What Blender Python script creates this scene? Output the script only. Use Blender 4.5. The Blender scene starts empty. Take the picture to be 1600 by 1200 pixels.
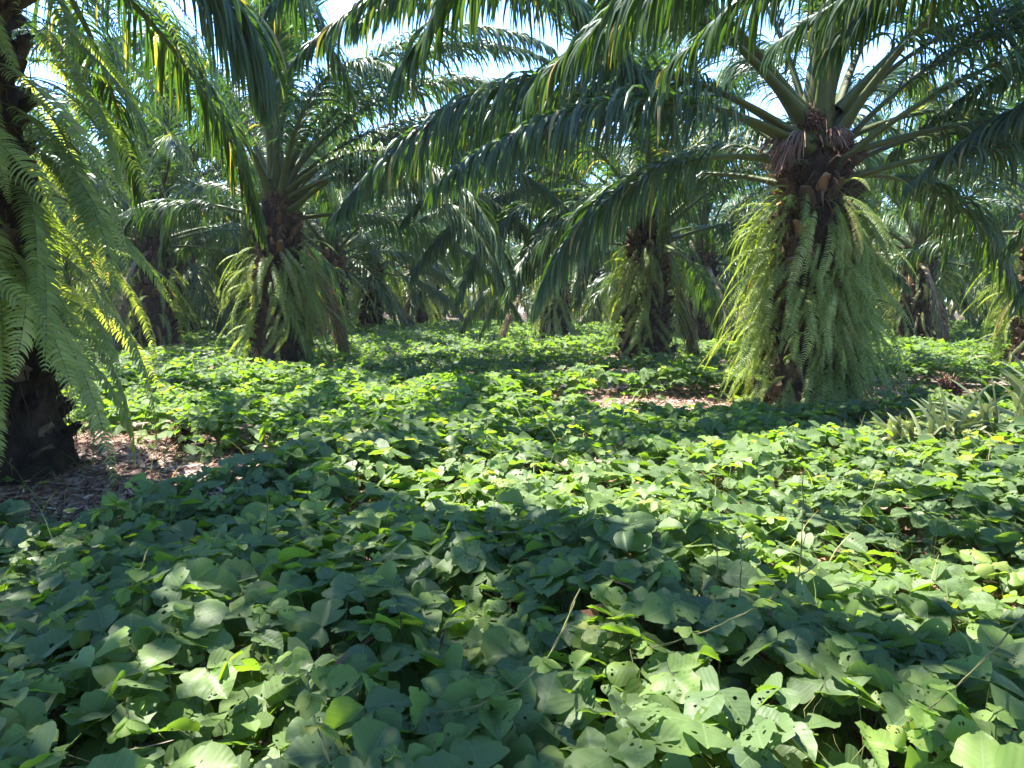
import bpy, math
import numpy as np
from math import radians as R, sin, cos, pi
from mathutils import Vector, Matrix

# ------------------------------------------------------------------ camera, sky, sun
scn = bpy.context.scene
C = scn.collection
cam = bpy.data.objects.new("camera", bpy.data.cameras.new("camera")); C.objects.link(cam)
cam.location = (0, 0, 1.5); cam.rotation_euler = (R(90 - 6.4), 0, 0)
cam.data.lens = 26.0; cam.data.sensor_width = 36; cam.data.clip_end = 600; cam.data.clip_start = .05
scn.camera = cam
SUN_EL, SUN_AZ = 62.0, 300.0          # azimuth: compass, 0 = +Y, clockwise
w = bpy.data.worlds.new("World"); scn.world = w; w.use_nodes = True
nt = w.node_tree; nt.nodes.clear()
sky = nt.nodes.new("ShaderNodeTexSky"); sky.sky_type = 'NISHITA'; sky.sun_disc = False
sky.sun_elevation = R(SUN_EL); sky.sun_rotation = R(SUN_AZ); sky.air_density = .85; sky.altitude = 2000; sky.dust_density = 0.0; sky.ozone_density = 4.0
bg = nt.nodes.new("ShaderNodeBackground"); bg.inputs[1].default_value = .15
wo = nt.nodes.new("ShaderNodeOutputWorld")
tn = nt.nodes.new("ShaderNodeMix"); tn.data_type = 'RGBA'; tn.blend_type = 'MULTIPLY'; tn.inputs[0].default_value = 1; tn.inputs[7].default_value = (.76, .88, 1.05, 1)
nt.links.new(sky.outputs[0], tn.inputs[6]); nt.links.new(tn.outputs[2], bg.inputs[0]); nt.links.new(bg.outputs[0], wo.inputs[0])
sun = bpy.data.objects.new("sun", bpy.data.lights.new("sun", 'SUN')); C.objects.link(sun)
sun.data.energy = 3.4; sun.data.angle = R(.53); sun.data.color = (1, .95, .86)
sd = Vector((sin(R(SUN_AZ)) * cos(R(SUN_EL)), cos(R(SUN_AZ)) * cos(R(SUN_EL)), sin(R(SUN_EL))))
sun.rotation_euler = sd.to_track_quat('Z', 'Y').to_euler(); sun.location = (0, 0, 30)
scn.view_settings.view_transform = 'Standard'; scn.view_settings.look = 'None'
scn.view_settings.exposure = 2.9; scn.view_settings.gamma = 1
cy = scn.cycles
cy.max_bounces = 7; cy.diffuse_bounces = 4; cy.glossy_bounces = 2; cy.transmission_bounces = 4
cy.transparent_max_bounces = 10; cy.caustics_reflective = False; cy.caustics_refractive = False
cy.use_denoising = True; cy.denoising_prefilter = 'ACCURATE'
cy.use_adaptive_sampling = False
cy.sample_clamp_indirect = 6

# ------------------------------------------------------------------ mesh helpers
def mk_mesh(name, V, F, mats, uv=None, tint=None, fm=None, smooth=True):
    """V (n,3); F (m,4) or (m,3) or list of such; fm material index per face"""
    V = np.asarray(V, np.float32).reshape(-1, 3)
    Fs = F if isinstance(F, list) else [F]
    Fs = [np.asarray(f, np.int32) for f in Fs if len(f)]
    me = bpy.data.meshes.new(name)
    me.vertices.add(len(V)); me.vertices.foreach_set("co", V.ravel())
    loops = np.concatenate([f.ravel() for f in Fs])
    tot = np.concatenate([np.full(len(f), f.shape[1], np.int32) for f in Fs])
    st = np.concatenate([[0], np.cumsum(tot)[:-1]]).astype(np.int32)
    me.loops.add(len(loops)); me.loops.foreach_set("vertex_index", loops)
    me.polygons.add(len(tot)); me.polygons.foreach_set("loop_start", st)
    if fm is not None: me.polygons.foreach_set("material_index", np.asarray(fm, np.int32))
    me.polygons.foreach_set("use_smooth", np.full(len(tot), smooth))
    if uv is not None:
        l = me.uv_layers.new(name="UVMap"); l.data.foreach_set("uv", np.asarray(uv, np.float32)[loops].ravel())
    if tint is not None:
        a = me.attributes.new("tint", 'FLOAT', 'POINT'); a.data.foreach_set("value", np.asarray(tint, np.float32))
    for m in (mats if isinstance(mats, (list, tuple)) else [mats]): me.materials.append(m)
    me.update(calc_edges=True); me.validate()
    return me

class Acc:
    """collects vertex/face blocks into one mesh"""
    def __init__(s): s.V = []; s.Q = []; s.T = []; s.uv = []; s.t = []; s.mq = []; s.mt = []; s.n = 0
    def add(s, V, F, uv=None, tint=0., m=0):
        V = np.asarray(V, float).reshape(-1, 3); F = np.asarray(F, int)
        n = len(V); s.V.append(V)
        s.uv.append(np.zeros((n, 2)) if uv is None else np.asarray(uv, float).reshape(-1, 2))
        s.t.append(np.zeros(n) + tint)
        if F.shape[1] == 4: s.Q.append(F + s.n); s.mq.append(np.full(len(F), m))
        else: s.T.append(F + s.n); s.mt.append(np.full(len(F), m))
        s.n += n
    def mesh(s, name, mats, smooth=True):
        F = []; fm = []
        if s.Q: F.append(np.concatenate(s.Q)); fm.append(np.concatenate(s.mq))
        if s.T: F.append(np.concatenate(s.T)); fm.append(np.concatenate(s.mt))
        return mk_mesh(name, np.concatenate(s.V), F, mats, np.concatenate(s.uv), np.concatenate(s.t), np.concatenate(fm), smooth)

def nrm(a): return a / np.maximum(np.linalg.norm(a, axis=-1, keepdims=True), 1e-9)
def obj(name, me, parent=None, loc=(0, 0, 0), rot=(0, 0, 0), sc=(1, 1, 1)):
    o = bpy.data.objects.new(name, me); C.objects.link(o); o.location = loc; o.rotation_euler = rot; o.scale = sc
    if parent: o.parent = parent
    return o
def tag(o, label, cat, group=None, kind=None):
    if label: o["label"] = label
    if cat: o["category"] = cat
    if group: o["group"] = group
    if kind: o["kind"] = kind
    return o
def rgrid(nu, nv, off=0, wrap=False):
    """quads of a (nu, nv) vertex grid"""
    i, j = np.meshgrid(np.arange(nu - 1), np.arange(nv if wrap else nv - 1), indexing='ij')
    i = i.ravel(); j = j.ravel(); j2 = (j + 1) % nv
    return np.stack([i * nv + j, i * nv + j2, (i + 1) * nv + j2, (i + 1) * nv + j], 1) + off
def tube(P, rad, k=5, up=(0, 0, 1), flat=1.0):
    P = np.asarray(P, float); n = len(P); rad = np.zeros(n) + rad
    T = nrm(np.gradient(P, axis=0)); up = np.array(up, float)
    S = np.cross(T, up); bad = np.linalg.norm(S, axis=1) < .05; S[bad] = (1, 0, 0); S = nrm(S); N = np.cross(S, T)
    a = np.arange(k) * 2 * pi / k
    V = P[:, None] + rad[:, None, None] * (np.cos(a)[None, :, None] * S[:, None] + flat * np.sin(a)[None, :, None] * N[:, None])
    return V.reshape(-1, 3), rgrid(n, k, wrap=True)
def fbm(x, y, s=1., seed=0):
    r = np.random.RandomState(seed); o = 0; A = 0
    for k in range(7):
        f = s * 1.7 ** k * .8; a = r.rand() * 6.28; p = r.rand() * 6.28; q = r.rand() * 6.28; am = .62 ** k
        o = o + am * np.sin(f * (x * cos(a) + y * sin(a)) + p + 1.3 * np.sin(f * .7 * (x * sin(a) - y * cos(a)) + q)); A += am
    return o / A * 1.6

# ------------------------------------------------------------------ materials
def mat(name):
    m = bpy.data.materials.new(name); m.use_nodes = True; n = m.node_tree; n.nodes.clear()
    return m, n, n.nodes.new, n.links.new
def ramp(N, L, src, stops):
    r = N("ShaderNodeValToRGB"); e = r.color_ramp.elements
    while len(e) < len(stops): e.new(.5)
    for k, (p, c) in enumerate(stops): e[k].position = p; e[k].color = (*c, 1)
    L(src, r.inputs[0]); return r.outputs[0]
def math_(N, L, op, a, b=None, c=None):
    m = N("ShaderNodeMath"); m.operation = op
    for i, v in enumerate((a, b, c)):
        if v is None: continue
        if isinstance(v, (int, float)): m.inputs[i].default_value = v
        else: L(v, m.inputs[i])
    return m.outputs[0]
def noise(N, L, scale, detail=4, coord=None, rough=.6):
    t = N("ShaderNodeTexNoise"); t.inputs["Scale"].default_value = scale; t.inputs["Detail"].default_value = detail
    t.inputs["Roughness"].default_value = rough
    if coord is None:
        g = N("ShaderNodeNewGeometry"); coord = g.outputs["Position"]
    L(coord, t.inputs["Vector"]); return t.outputs[0]
def mixc(N, L, f, a, b, mode='MIX'):
    m = N("ShaderNodeMix"); m.data_type = 'RGBA'; m.blend_type = mode
    for s, v in ((m.inputs[0], f), (m.inputs[6], a), (m.inputs[7], b)):
        if isinstance(v, (int, float)): s.default_value = v
        elif isinstance(v, tuple): s.default_value = (*v, 1)
        else: L(v, s)
    return m.outputs[2]

def leaf_mat(name, stops, trans=.35, tcol=(1.3, 1.5, .35), rough=.42, spec=.45, veins=None, holes=False, nscale=3., namp=.25, bump=.0):
    m, nt, N, L = mat(name)
    at = N("ShaderNodeAttribute"); at.attribute_name = "tint"
    oi = N("ShaderNodeObjectInfo")
    n0 = noise(N, L, nscale, 3)
    f = math_(N, L, 'ADD', at.outputs["Fac"], math_(N, L, 'MULTIPLY', math_(N, L, 'SUBTRACT', n0, .5), namp))
    f = math_(N, L, 'ADD', f, math_(N, L, 'MULTIPLY', math_(N, L, 'SUBTRACT', oi.outputs["Random"], .5), .12))
    col = ramp(N, L, f, stops)
    uv = N("ShaderNodeUVMap"); sp = N("ShaderNodeSeparateXYZ"); L(uv.outputs[0], sp.inputs[0])
    bsrc = None
    if veins:
        u, v = sp.outputs[0], sp.outputs[1]
        av = math_(N, L, 'ABSOLUTE', math_(N, L, 'SUBTRACT', u, .5))
        # lateral veins running forward from the midrib
        ph = math_(N, L, 'SUBTRACT', v, math_(N, L, 'MULTIPLY', av, .75))
        fr = math_(N, L, 'FRACT', math_(N, L, 'MULTIPLY', ph, veins))
        d = math_(N, L, 'ABSOLUTE', math_(N, L, 'SUBTRACT', fr, .5))
        lv = math_(N, L, 'MULTIPLY', math_(N, L, 'MAXIMUM', math_(N, L, 'SUBTRACT', d, .43), 0.), 14.)
        mr = math_(N, L, 'LESS_THAN', av, .012)
        vv = math_(N, L, 'MAXIMUM', math_(N, L, 'MULTIPLY', lv, .55), math_(N, L, 'MULTIPLY', mr, .8))
        col = mixc(N, L, math_(N, L, 'MULTIPLY', vv, .7), col, (.20, .29, .14))
        bsrc = math_(N, L, 'SUBTRACT', math_(N, L, 'MULTIPLY', math_(N, L, 'ABSOLUTE', math_(N, L, 'SUBTRACT', fr, .5)), -1.6), math_(N, L, 'MULTIPLY', n0, .5))
        # blotches of wear
        nb = noise(N, L, 45., 2)
        col = mixc(N, L, math_(N, L, 'MULTIPLY', math_(N, L, 'GREATER_THAN', nb, .69), .45), col, (.12, .10, .03))
    g = N("ShaderNodeNewGeometry")
    colb = mixc(N, L, .35, col, (.13, .19, .07))
    colf = mixc(N, L, g.outputs["Backfacing"], col, colb)
    p = N("ShaderNodeBsdfPrincipled"); L(colf, p.inputs["Base Color"])
    p.inputs["Roughness"].default_value = rough; p.inputs["Specular IOR Level"].default_value = spec
    if bsrc is not None or bump:
        b = N("ShaderNodeBump"); b.inputs["Strength"].default_value = bump or .3; b.inputs["Distance"].default_value = .004
        L(bsrc if bsrc is not None else noise(N, L, 60, 2), b.inputs["Height"]); L(b.outputs[0], p.inputs["Normal"])
    tr = N("ShaderNodeBsdfTranslucent"); L(mixc(N, L, 1., col, tcol, 'MULTIPLY'), tr.inputs[0])
    mx = N("ShaderNodeMixShader"); mx.inputs[0].default_value = trans; L(p.outputs[0], mx.inputs[1]); L(tr.outputs[0], mx.inputs[2])
    out = mx.outputs[0]
    if holes:
        # insect holes: voronoi dots in the leaf's own uv, some leaves only
        cb = N("ShaderNodeCombineXYZ"); L(sp.outputs[0], cb.inputs[0]); L(sp.outputs[1], cb.inputs[1])
        L(math_(N, L, 'MULTIPLY', at.outputs["Fac"], 97.), cb.inputs[2])
        vo = N("ShaderNodeTexVoronoi"); vo.inputs["Scale"].default_value = 5.5; L(cb.outputs[0], vo.inputs["Vector"])
        nz = noise(N, L, 2.2, 1, cb.outputs[0])
        thr = math_(N, L, 'MULTIPLY', math_(N, L, 'MAXIMUM', math_(N, L, 'SUBTRACT', nz, .47), 0.), 1.7)
        dist = math_(N, L, 'ADD', vo.outputs["Distance"], math_(N, L, 'MULTIPLY', math_(N, L, 'SUBTRACT', noise(N, L, 11., 3, cb.outputs[0]), .5), .34))
        hol = math_(N, L, 'LESS_THAN', dist, thr)
        tp = N("ShaderNodeBsdfTransparent"); m2 = N("ShaderNodeMixShader")
        L(hol, m2.inputs[0]); L(out, m2.inputs[1]); L(tp.outputs[0], m2.inputs[2]); out = m2.outputs[0]
    o = N("ShaderNodeOutputMaterial"); L(out, o.inputs[0]); return m

def rough_mat(name, stops, scale=8, rough=.85, bump=.5, bscale=40, tintmul=None, stretch=None, bdist=.02):
    m, nt, N, L = mat(name)
    co = None
    if stretch:
        tc = N("ShaderNodeTexCoord"); mp = N("ShaderNodeMapping"); mp.inputs["Scale"].default_value = stretch
        L(tc.outputs["Object"], mp.inputs[0]); co = mp.outputs[0]
    f = noise(N, L, scale, 6, co)
    if tintmul:
        at = N("ShaderNodeAttribute"); at.attribute_name = "tint"
        f = math_(N, L, 'ADD', math_(N, L, 'MULTIPLY', f, 1 - tintmul), math_(N, L, 'MULTIPLY', at.outputs["Fac"], tintmul))
    p = N("ShaderNodeBsdfPrincipled"); L(ramp(N, L, f, stops), p.inputs["Base Color"])
    p.inputs["Roughness"].default_value = rough; p.inputs["Specular IOR Level"].default_value = .25
    b = N("ShaderNodeBump"); b.inputs["Strength"].default_value = bump; b.inputs["Distance"].default_value = bdist
    L(noise(N, L, bscale, 5, co), b.inputs["Height"]); L(b.outputs[0], p.inputs["Normal"])
    o = N("ShaderNodeOutputMaterial"); L(p.outputs[0], o.inputs[0]); return m

M_palm = leaf_mat("palm_leaflet", [(0, (.018, .040, .015)), (.45, (.036, .072, .024)), (.8, (.080, .125, .034)), (1, (.28, .21, .08))],
                  trans=.34, tcol=(2.3, 2.6, .55), rough=.38, spec=.45, namp=.5, nscale=1.5)
M_dry = leaf_mat("dry_leaflet", [(0, (.10, .065, .035)), (.5, (.21, .15, .09)), (1, (.36, .29, .20))], trans=.2, tcol=(1.2, 1, .7), rough=.7, spec=.2, namp=.5)
M_cut = leaf_mat("cut_leaflet", [(0, (.06, .075, .04)), (.5, (.15, .17, .09)), (1, (.34, .34, .20))], trans=.2, tcol=(1.3, 1.4, .6), rough=.45, spec=.5, namp=.9, nscale=4)
M_fern = leaf_mat("fern_pinna", [(0, (.10, .16, .03)), (.5, (.24, .31, .085)), (.85, (.42, .46, .18)), (1, (.36, .25, .11))],
                  trans=.5, tcol=(1.35, 1.4, .4), rough=.45, spec=.4, namp=.5, nscale=1.2)
LS = [(0, (.052, .084, .056)), (.35, (.088, .138, .060)), (.62, (.135, .205, .050)), (.85, (.20, .28, .06)), (1, (.28, .27, .08))]
M_vine_near = leaf_mat("vine_leaf_eaten", LS, trans=.38, tcol=(2.3, 2.6, .4), rough=.5, spec=.3, veins=7, holes=True, namp=.25, nscale=2, bump=.13)
M_vine = leaf_mat("vine_leaf", LS, trans=.42, tcol=(2.3, 2.7, .35), rough=.6, spec=.22, veins=6, namp=.25, nscale=1.5, bump=.16)
M_vine_far = leaf_mat("vine_leaf_distant", LS, trans=.42, tcol=(2.3, 2.7, .35), rough=.6, spec=.22, namp=.3, nscale=.7)
M_stem = rough_mat("vine_stem", [(.3, (.06, .08, .02)), (.6, (.13, .13, .045)), (.8, (.22, .18, .09))], 12, .7, .3, tintmul=.6)
M_rachis = rough_mat("frond_stalk", [(.2, (.045, .055, .018)), (.5, (.085, .105, .03)), (.8, (.20, .17, .075))], 7, .5, .25, 60, tintmul=.5, bdist=.004)
M_deadstalk = rough_mat("dead_stalk", [(.2, (.12, .08, .045)), (.8, (.34, .26, .17))], 6, .8, .3)
M_trunk = rough_mat("trunk_fibre", [(.25, (.020, .013, .009)), (.5, (.065, .040, .024)), (.72, (.15, .095, .055)), (.9, (.28, .20, .13))], 9, .92, .9, 45, tintmul=.55, stretch=(1, 1, .45), bdist=.05)
M_boot = rough_mat("cut_leaf_base", [(.2, (.05, .030, .018)), (.5, (.16, .085, .040)), (.8, (.36, .20, .09))], 7, .85, .8, 60, tintmul=.5, stretch=(1, 1, .3))
M_bunch = rough_mat("dry_bunch", [(.2, (.035, .018, .012)), (.5, (.11, .055, .035)), (.85, (.27, .15, .10))], 14, .8, .5, tintmul=.6)
M_pinkfan = rough_mat("dry_sheath", [(.2, (.13, .07, .05)), (.6, (.30, .18, .13)), (.9, (.46, .31, .24))], 10, .75, .4, tintmul=.6)
M_litter = rough_mat("litter", [(.15, (.05, .027, .017)), (.4, (.16, .08, .05)), (.7, (.33, .20, .14)), (.95, (.55, .43, .32))], 20, .8, .3, tintmul=.9)
def ground_mat():
    m, nt, N, L = mat("sandy_soil")
    a = noise(N, L, .9, 6); b = noise(N, L, 14, 8); c = noise(N, L, 90, 3)
    f = math_(N, L, 'ADD', math_(N, L, 'MULTIPLY', a, .45), math_(N, L, 'ADD', math_(N, L, 'MULTIPLY', b, .35), math_(N, L, 'MULTIPLY', c, .2)))
    col = ramp(N, L, f, [(.36, (.09, .055, .04)), (.46, (.20, .14, .11)), (.55, (.38, .29, .25)), (.66, (.52, .43, .38))])
    p = N("ShaderNodeBsdfPrincipled"); L(col, p.inputs["Base Color"]); p.inputs["Roughness"].default_value = .95; p.inputs["Specular IOR Level"].default_value = .15
    bu = N("ShaderNodeBump"); bu.inputs["Strength"].default_value = .8; bu.inputs["Distance"].default_value = .03; L(b, bu.inputs["Height"]); L(bu.outputs[0], p.inputs["Normal"])
    o = N("ShaderNodeOutputMaterial"); L(p.outputs[0], o.inputs[0]); return m
M_ground = ground_mat()

# ------------------------------------------------------------------ palm fronds
def frond_path(e0, e1, L, p, sway, rs, n=44):
    t = np.linspace(0, 1, n); th = np.radians(e0 + (e1 - e0) * t ** p)
    d = np.stack([np.cos(th), sway * np.sin(t * 2.2 + rs.rand()) * t, np.sin(th)], 1); d = nrm(d)
    P = np.concatenate([[[0, 0, 0]], np.cumsum(d[:-1] * (L / (n - 1)), 0)]); return t, P

def leaflets(P, t, L, pet, n, ll, wid, grav, rs, K=6, spread=1., fold=.32, dead=False, lift=.35, upright=None):
    """vectorised leaflets on both sides of the rachis; returns V, F, uv, tint"""
    T = nrm(np.gradient(P, axis=0))
    tt = np.concatenate([pet / L + (1 - pet / L) * (np.arange(n) + rs.rand(n) * .9) / n * .985 for _ in range(2)])
    side = np.repeat([-1., 1.], n)
    keep = rs.rand(2 * n) > .04; tt = tt[keep]; side = side[keep]; n2 = len(tt)
    B = np.stack([np.interp(tt, t, P[:, k]) for k in range(3)], 1); Tt = nrm(np.stack([np.interp(tt, t, T[:, k]) for k in range(3)], 1))
    S = nrm(np.cross(Tt, [0, 0, 1.])) * side[:, None]; Nn = nrm(np.cross(S * side[:, None], Tt))
    s = (tt - pet / L) / (1 - pet / L)
    ln = ll * (.45 + .55 * np.clip(s / .22, 0, 1)) * (1 - .68 * np.clip((s - .45) / .55, 0, 1) ** 1.3) * rs.uniform(.82, 1.12, n2)
    fa = np.radians(38 + 38 * s + rs.normal(0, 5, n2))                  # forward sweep
    lf = np.radians(rs.choice([-18, 8, 30], n2) * spread + rs.normal(0, 7, n2) + lift * 30 * (1 - s))
    if upright: lf = np.radians(rs.normal(upright, 34, n2)); fa = np.radians(rs.normal(22, 22, n2))
    d = nrm((np.cos(lf) * np.cos(fa))[:, None] * S + np.sin(fa)[:, None] * Tt + (np.sin(lf) * np.cos(fa))[:, None] * Nn)
    tw = rs.normal(0, .35, n2)
    g = grav * rs.uniform(.6, 1.5, n2)
    kink = np.where(rs.rand(n2) < .07, rs.randint(1, K, n2), 99)
    V = []; pos = B.copy()
    prof = np.interp(np.linspace(0, 1, K + 1), [0, .12, .45, .8, 1], [.35, .85, 1, .62, .04])
    for k in range(K + 1):
        Wv = nrm(Tt - (Tt * d).sum(1, keepdims=True) * d); Nb = np.cross(d, Wv)
        Wr = Wv * np.cos(tw)[:, None] + Nb * np.sin(tw)[:, None]; Nr = np.cross(d, Wr)
        Nr = np.where((Nr[:, 2] < 0)[:, None], -Nr, Nr)
        hw = (wid * prof[k] * .5) * (.7 + .3 * ln / ll)
        V.append(np.stack([pos - Wr * hw[:, None] - Nr * (hw * fold)[:, None], pos + Nr * (hw * fold * .4)[:, None], pos + Wr * hw[:, None] - Nr * (hw * fold)[:, None]], 1))
        if k < K:
            pos = pos + d * (ln / K)[:, None]
            gg = g * (.35 + 1.3 * k / K) / K * 4
            gg = np.where(kink == k, gg + 2.5, gg)
            d = nrm(d + np.stack([rs.normal(0, .03, n2), rs.normal(0, .03, n2), -gg], 1))
            tw = tw + rs.normal(0, .12, n2)
    V = np.stack(V, 1)                                                   # n2, K+1, 3, 3
    base = rgrid(K + 1, 3); nv = (K + 1) * 3
    F = (base[None] + (np.arange(n2) * nv)[:, None, None]).reshape(-1, 4)
    ti = np.clip(.42 + rs.normal(0, .13, n2), 0, .9); br = rs.rand(n2) < .025; ti[br] = 1.
    tip = np.linspace(0, 1, K + 1)
    tint = np.repeat((ti[:, None] + np.where((rs.rand(n2) < .2)[:, None], .35 * tip[None] ** 4, 0)), 3, axis=1).reshape(-1)
    uvv = np.stack(np.meshgrid(tip, [0, .5, 1], indexing='ij'), -1)[..., ::-1].reshape(-1, 2)
    return V.reshape(-1, 3), F, np.tile(uvv, (n2, 1)), tint

def rachis(P, t, L, pet, thick=1.):
    s = t * L
    wv = np.interp(s, [0, .12, .45, pet, L * .6, L], [.19, .155, .095, .060, .027, .006]) * thick
    V, F = tube(P, wv, 8, flat=.5)
    # channel the upper side
    return V, F, np.repeat(np.clip(.25 + .6 * t, 0, 1), 8)

def frond_mesh(seed, e0, e1, L=6.0, p=1.25, pet=1.25, n=146, ll=.86, wid=.046, grav=.55, K=6, dead=False, sway=.12, spread=1., lift=.35, far=False, up_=None):
    rs = np.random.RandomState(seed)
    t, P = frond_path(e0, e1, L, p, sway * rs.choice([-1, 1]), rs)
    lv, lf_, luv, lt = leaflets(P, t, L, pet, n, ll, wid, grav, rs, K, spread=spread, dead=dead, lift=lift)
    rv, rf, rt = rachis(P, t, L, pet)
    if far: return (rv, rf, rt), (lv, lf_, luv, lt)
    # petiole thorns, as small teeth
    A = Acc(); A.add(rv, rf, tint=rt)
    for k in range(46):
        s = .15 + rs.rand() * (pet - .1); i = np.interp(s / L, t, np.arange(len(t))); i0 = int(i); b = P[i0] + (P[i0 + 1] - P[i0]) * (i - i0)
        d = nrm(P[i0 + 1] - P[i0]); sd_ = rs.choice([-1, 1]); S = nrm(np.cross(d, [0, 0, 1])) * sd_
        r0 = np.interp(s, [0, .12, .35, pet], [.15, .12, .062, .04])
        b = b + S * r0 * .93; A.add([b - d * .006, b + d * .006, b + S * .03 + d * .008], [[0, 1, 2]], tint=.6)
    r = A.mesh("frond", M_deadstalk if dead else M_rachis)
    l = mk_mesh("leaflets", lv, lf_, M_dry if dead else M_palm, luv, lt)
    return r, l

CLS = [  # e0, e1, L, p, grav, ll
    (87, 78, 3.6, 1.0, .02, .42), (81, 40, 5.6, 1.3, .12, .90), (74, 8, 6.4, 1.3, .35, 1.0), (64, -22, 6.8, 1.3, .65, 1.05),
    (52, -42, 6.9, 1.3, .9, 1.06), (40, -52, 6.9, 1.25, 1.1, 1.06), (28, -60, 6.6, 1.2, 1.25, 1.04), (14, -66, 6.2, 1.15, 1.4, 1.0), (-6, -76, 5.6, 1.0, 1.5, .95)]
FR = []
for i, (e0, e1, L_, p_, g_, ll_) in enumerate(CLS):
    FR.append([frond_mesh(100 + i * 7 + v, e0 + (v * 5 - 2), e1 + v * 9 - 5, L_, p_, grav=g_, ll=ll_, wid=.03 if i == 0 else .040,
               pet=.5 if i == 0 else 1.25, spread=.25 if i == 0 else 1., lift=.9 - .12 * i) for v in range(1 if i == 0 else 3)])
DEADF = [frond_mesh(300 + v, -30 - 15 * v, -86, 4.6, .7, grav=1.6, ll=.75, wid=.04, dead=True) for v in range(2)]

# ------------------------------------------------------------------ fern fronds
def fern_geo(seed, L, e0, e1, p=.7, n=40, pl=.092, pw=.019, K=3, curl=.5):
    rs = np.random.RandomState(seed)
    t, P = frond_path(e0, e1, L, p, .25 * rs.choice([-1, 1]), rs, 24)
    T = nrm(np.gradient(P, axis=0))
    tt = np.tile(.10 + .895 * (np.arange(n) + .5) / n, 2); side = np.repeat([-1., 1.], n); n2 = 2 * n
    keep = rs.rand(n2) > .05; tt = tt[keep]; side = side[keep]; n2 = len(tt)
    B = np.stack([np.interp(tt, t, P[:, k]) for k in range(3)], 1); Tt = nrm(np.stack([np.interp(tt, t, T[:, k]) for k in range(3)], 1))
    S0 = np.array([0, 1., 0]); S = np.tile(S0, (n2, 1)) * side[:, None]; S = nrm(S - (S * Tt).sum(1, keepdims=True) * Tt)
    Nn = np.cross(Tt, S * side[:, None]); Nn = Nn * np.where(Nn[:, :1] < 0, -1, 1)
    ln = pl * np.clip(tt / .22, .45, 1) * (1 - np.clip((tt - .6) / .42, 0, 1) ** 1.6 * .9) * rs.uniform(.9, 1.1, n2)
    a = np.radians(10 + 14 * tt + rs.normal(0, 4, n2)); d = nrm(np.cos(a)[:, None] * S + np.sin(a)[:, None] * Tt)
    prof = [1.15, .95, .62, .05] if K == 3 else [1., .8, .05]; V = []; pos = B.copy()
    tw = rs.normal(.25, .2, n2)
    for k in range(K + 1):
        W = nrm(Tt - (Tt * d).sum(1, keepdims=True) * d); Nb = np.cross(d, W); W = W * np.cos(tw)[:, None] + Nb * np.sin(tw)[:, None]
        hw = pw * prof[k] * .5 * np.clip(ln / pl, .5, 1)
        V.append(np.stack([pos - W * hw[:, None], pos + W * hw[:, None]], 1))
        pos = pos + d * (ln / K)[:, None]; d = nrm(d + Nn * (-curl * .25) + np.array([0, 0, -curl * .55]) + Tt * .12)
    V = np.stack(V, 1); nv = (K + 1) * 2; F = (rgrid(K + 1, 2)[None] + (np.arange(n2) * nv)[:, None, None]).reshape(-1, 4)
    ti = np.repeat(np.clip(.5 + rs.normal(0, .1, n2) + .25 * (tt - .5), 0, 1), nv)
    rv, rf = tube(P, np.interp(t, [0, 1], [.005, .0015]), 3)
    return V.reshape(-1, 3), F, ti, rv, rf

def fern_mesh(seed, L, e0, e1, dt=0, **k):
    V, F, ti, rv, rf = fern_geo(seed, L, e0, e1, **k)
    A = Acc(); A.add(V, F, tint=ti + dt, m=0); A.add(rv, rf, tint=.5, m=1); return A.mesh("fern_frond", [M_fern, M_stem])
FE = []
for i, (L_, e0, e1, p_) in enumerate([(1.4, 25, -86, .33), (1.6, 0, -84, .38), (1.3, 45, -82, .42), (1.5, -25, -86, .5), (1.1, 65, -60, .7), (1.7, 15, -76, .45), (2.1, 25, -70, .9), (1.9, 10, -72, .8)]):
    for v in range(2): FE.append(fern_mesh(500 + i * 3 + v, L_ * (1 - .15 * v), e0 - 12 * v, e1, p=p_, dt=(-.12, .12)[v]))
FEW = []
for i, (L_, e0, e1, p_) in enumerate([(1.4, 35, -87, .38), (1.6, 15, -86, .42), (1.3, 50, -84, .42), (1.5, -15, -87, .5), (1.75, 25, -82, .45), (1.9, 20, -74, .75)]):
    for v in range(2): FEW.append(fern_mesh(530 + i * 3 + v, L_ * (1 - .12 * v), e0 - 12 * v, e1, p=p_, dt=(-.12, .14)[v], n=50, pl=.125, pw=.023, curl=.45))
DEADFERN = fern_mesh(560, 1.2, -40, -88, dt=.55)
FEL = []
for i, (L_, e0, e1, p_) in enumerate([(1.5, 40, -86, .45), (1.7, 20, -84, .5), (1.6, -10, -86, .6)]): FEL.append(fern_geo(600 + i, L_, e0, e1, p=p_, n=24, pl=.11, pw=.04, K=2))

def xf(V, loc, rz, s=1., ry=0.):
    c, q = cos(rz), sin(rz); c2, q2 = cos(ry), sin(ry)
    V = np.asarray(V) * s; x = V[:, 0] * c2 + V[:, 2] * q2; z = -V[:, 0] * q2 + V[:, 2] * c2; y = V[:, 1]
    return np.stack([x * c - y * q + loc[0], x * q + y * c + loc[1], z + loc[2]], 1)

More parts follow.
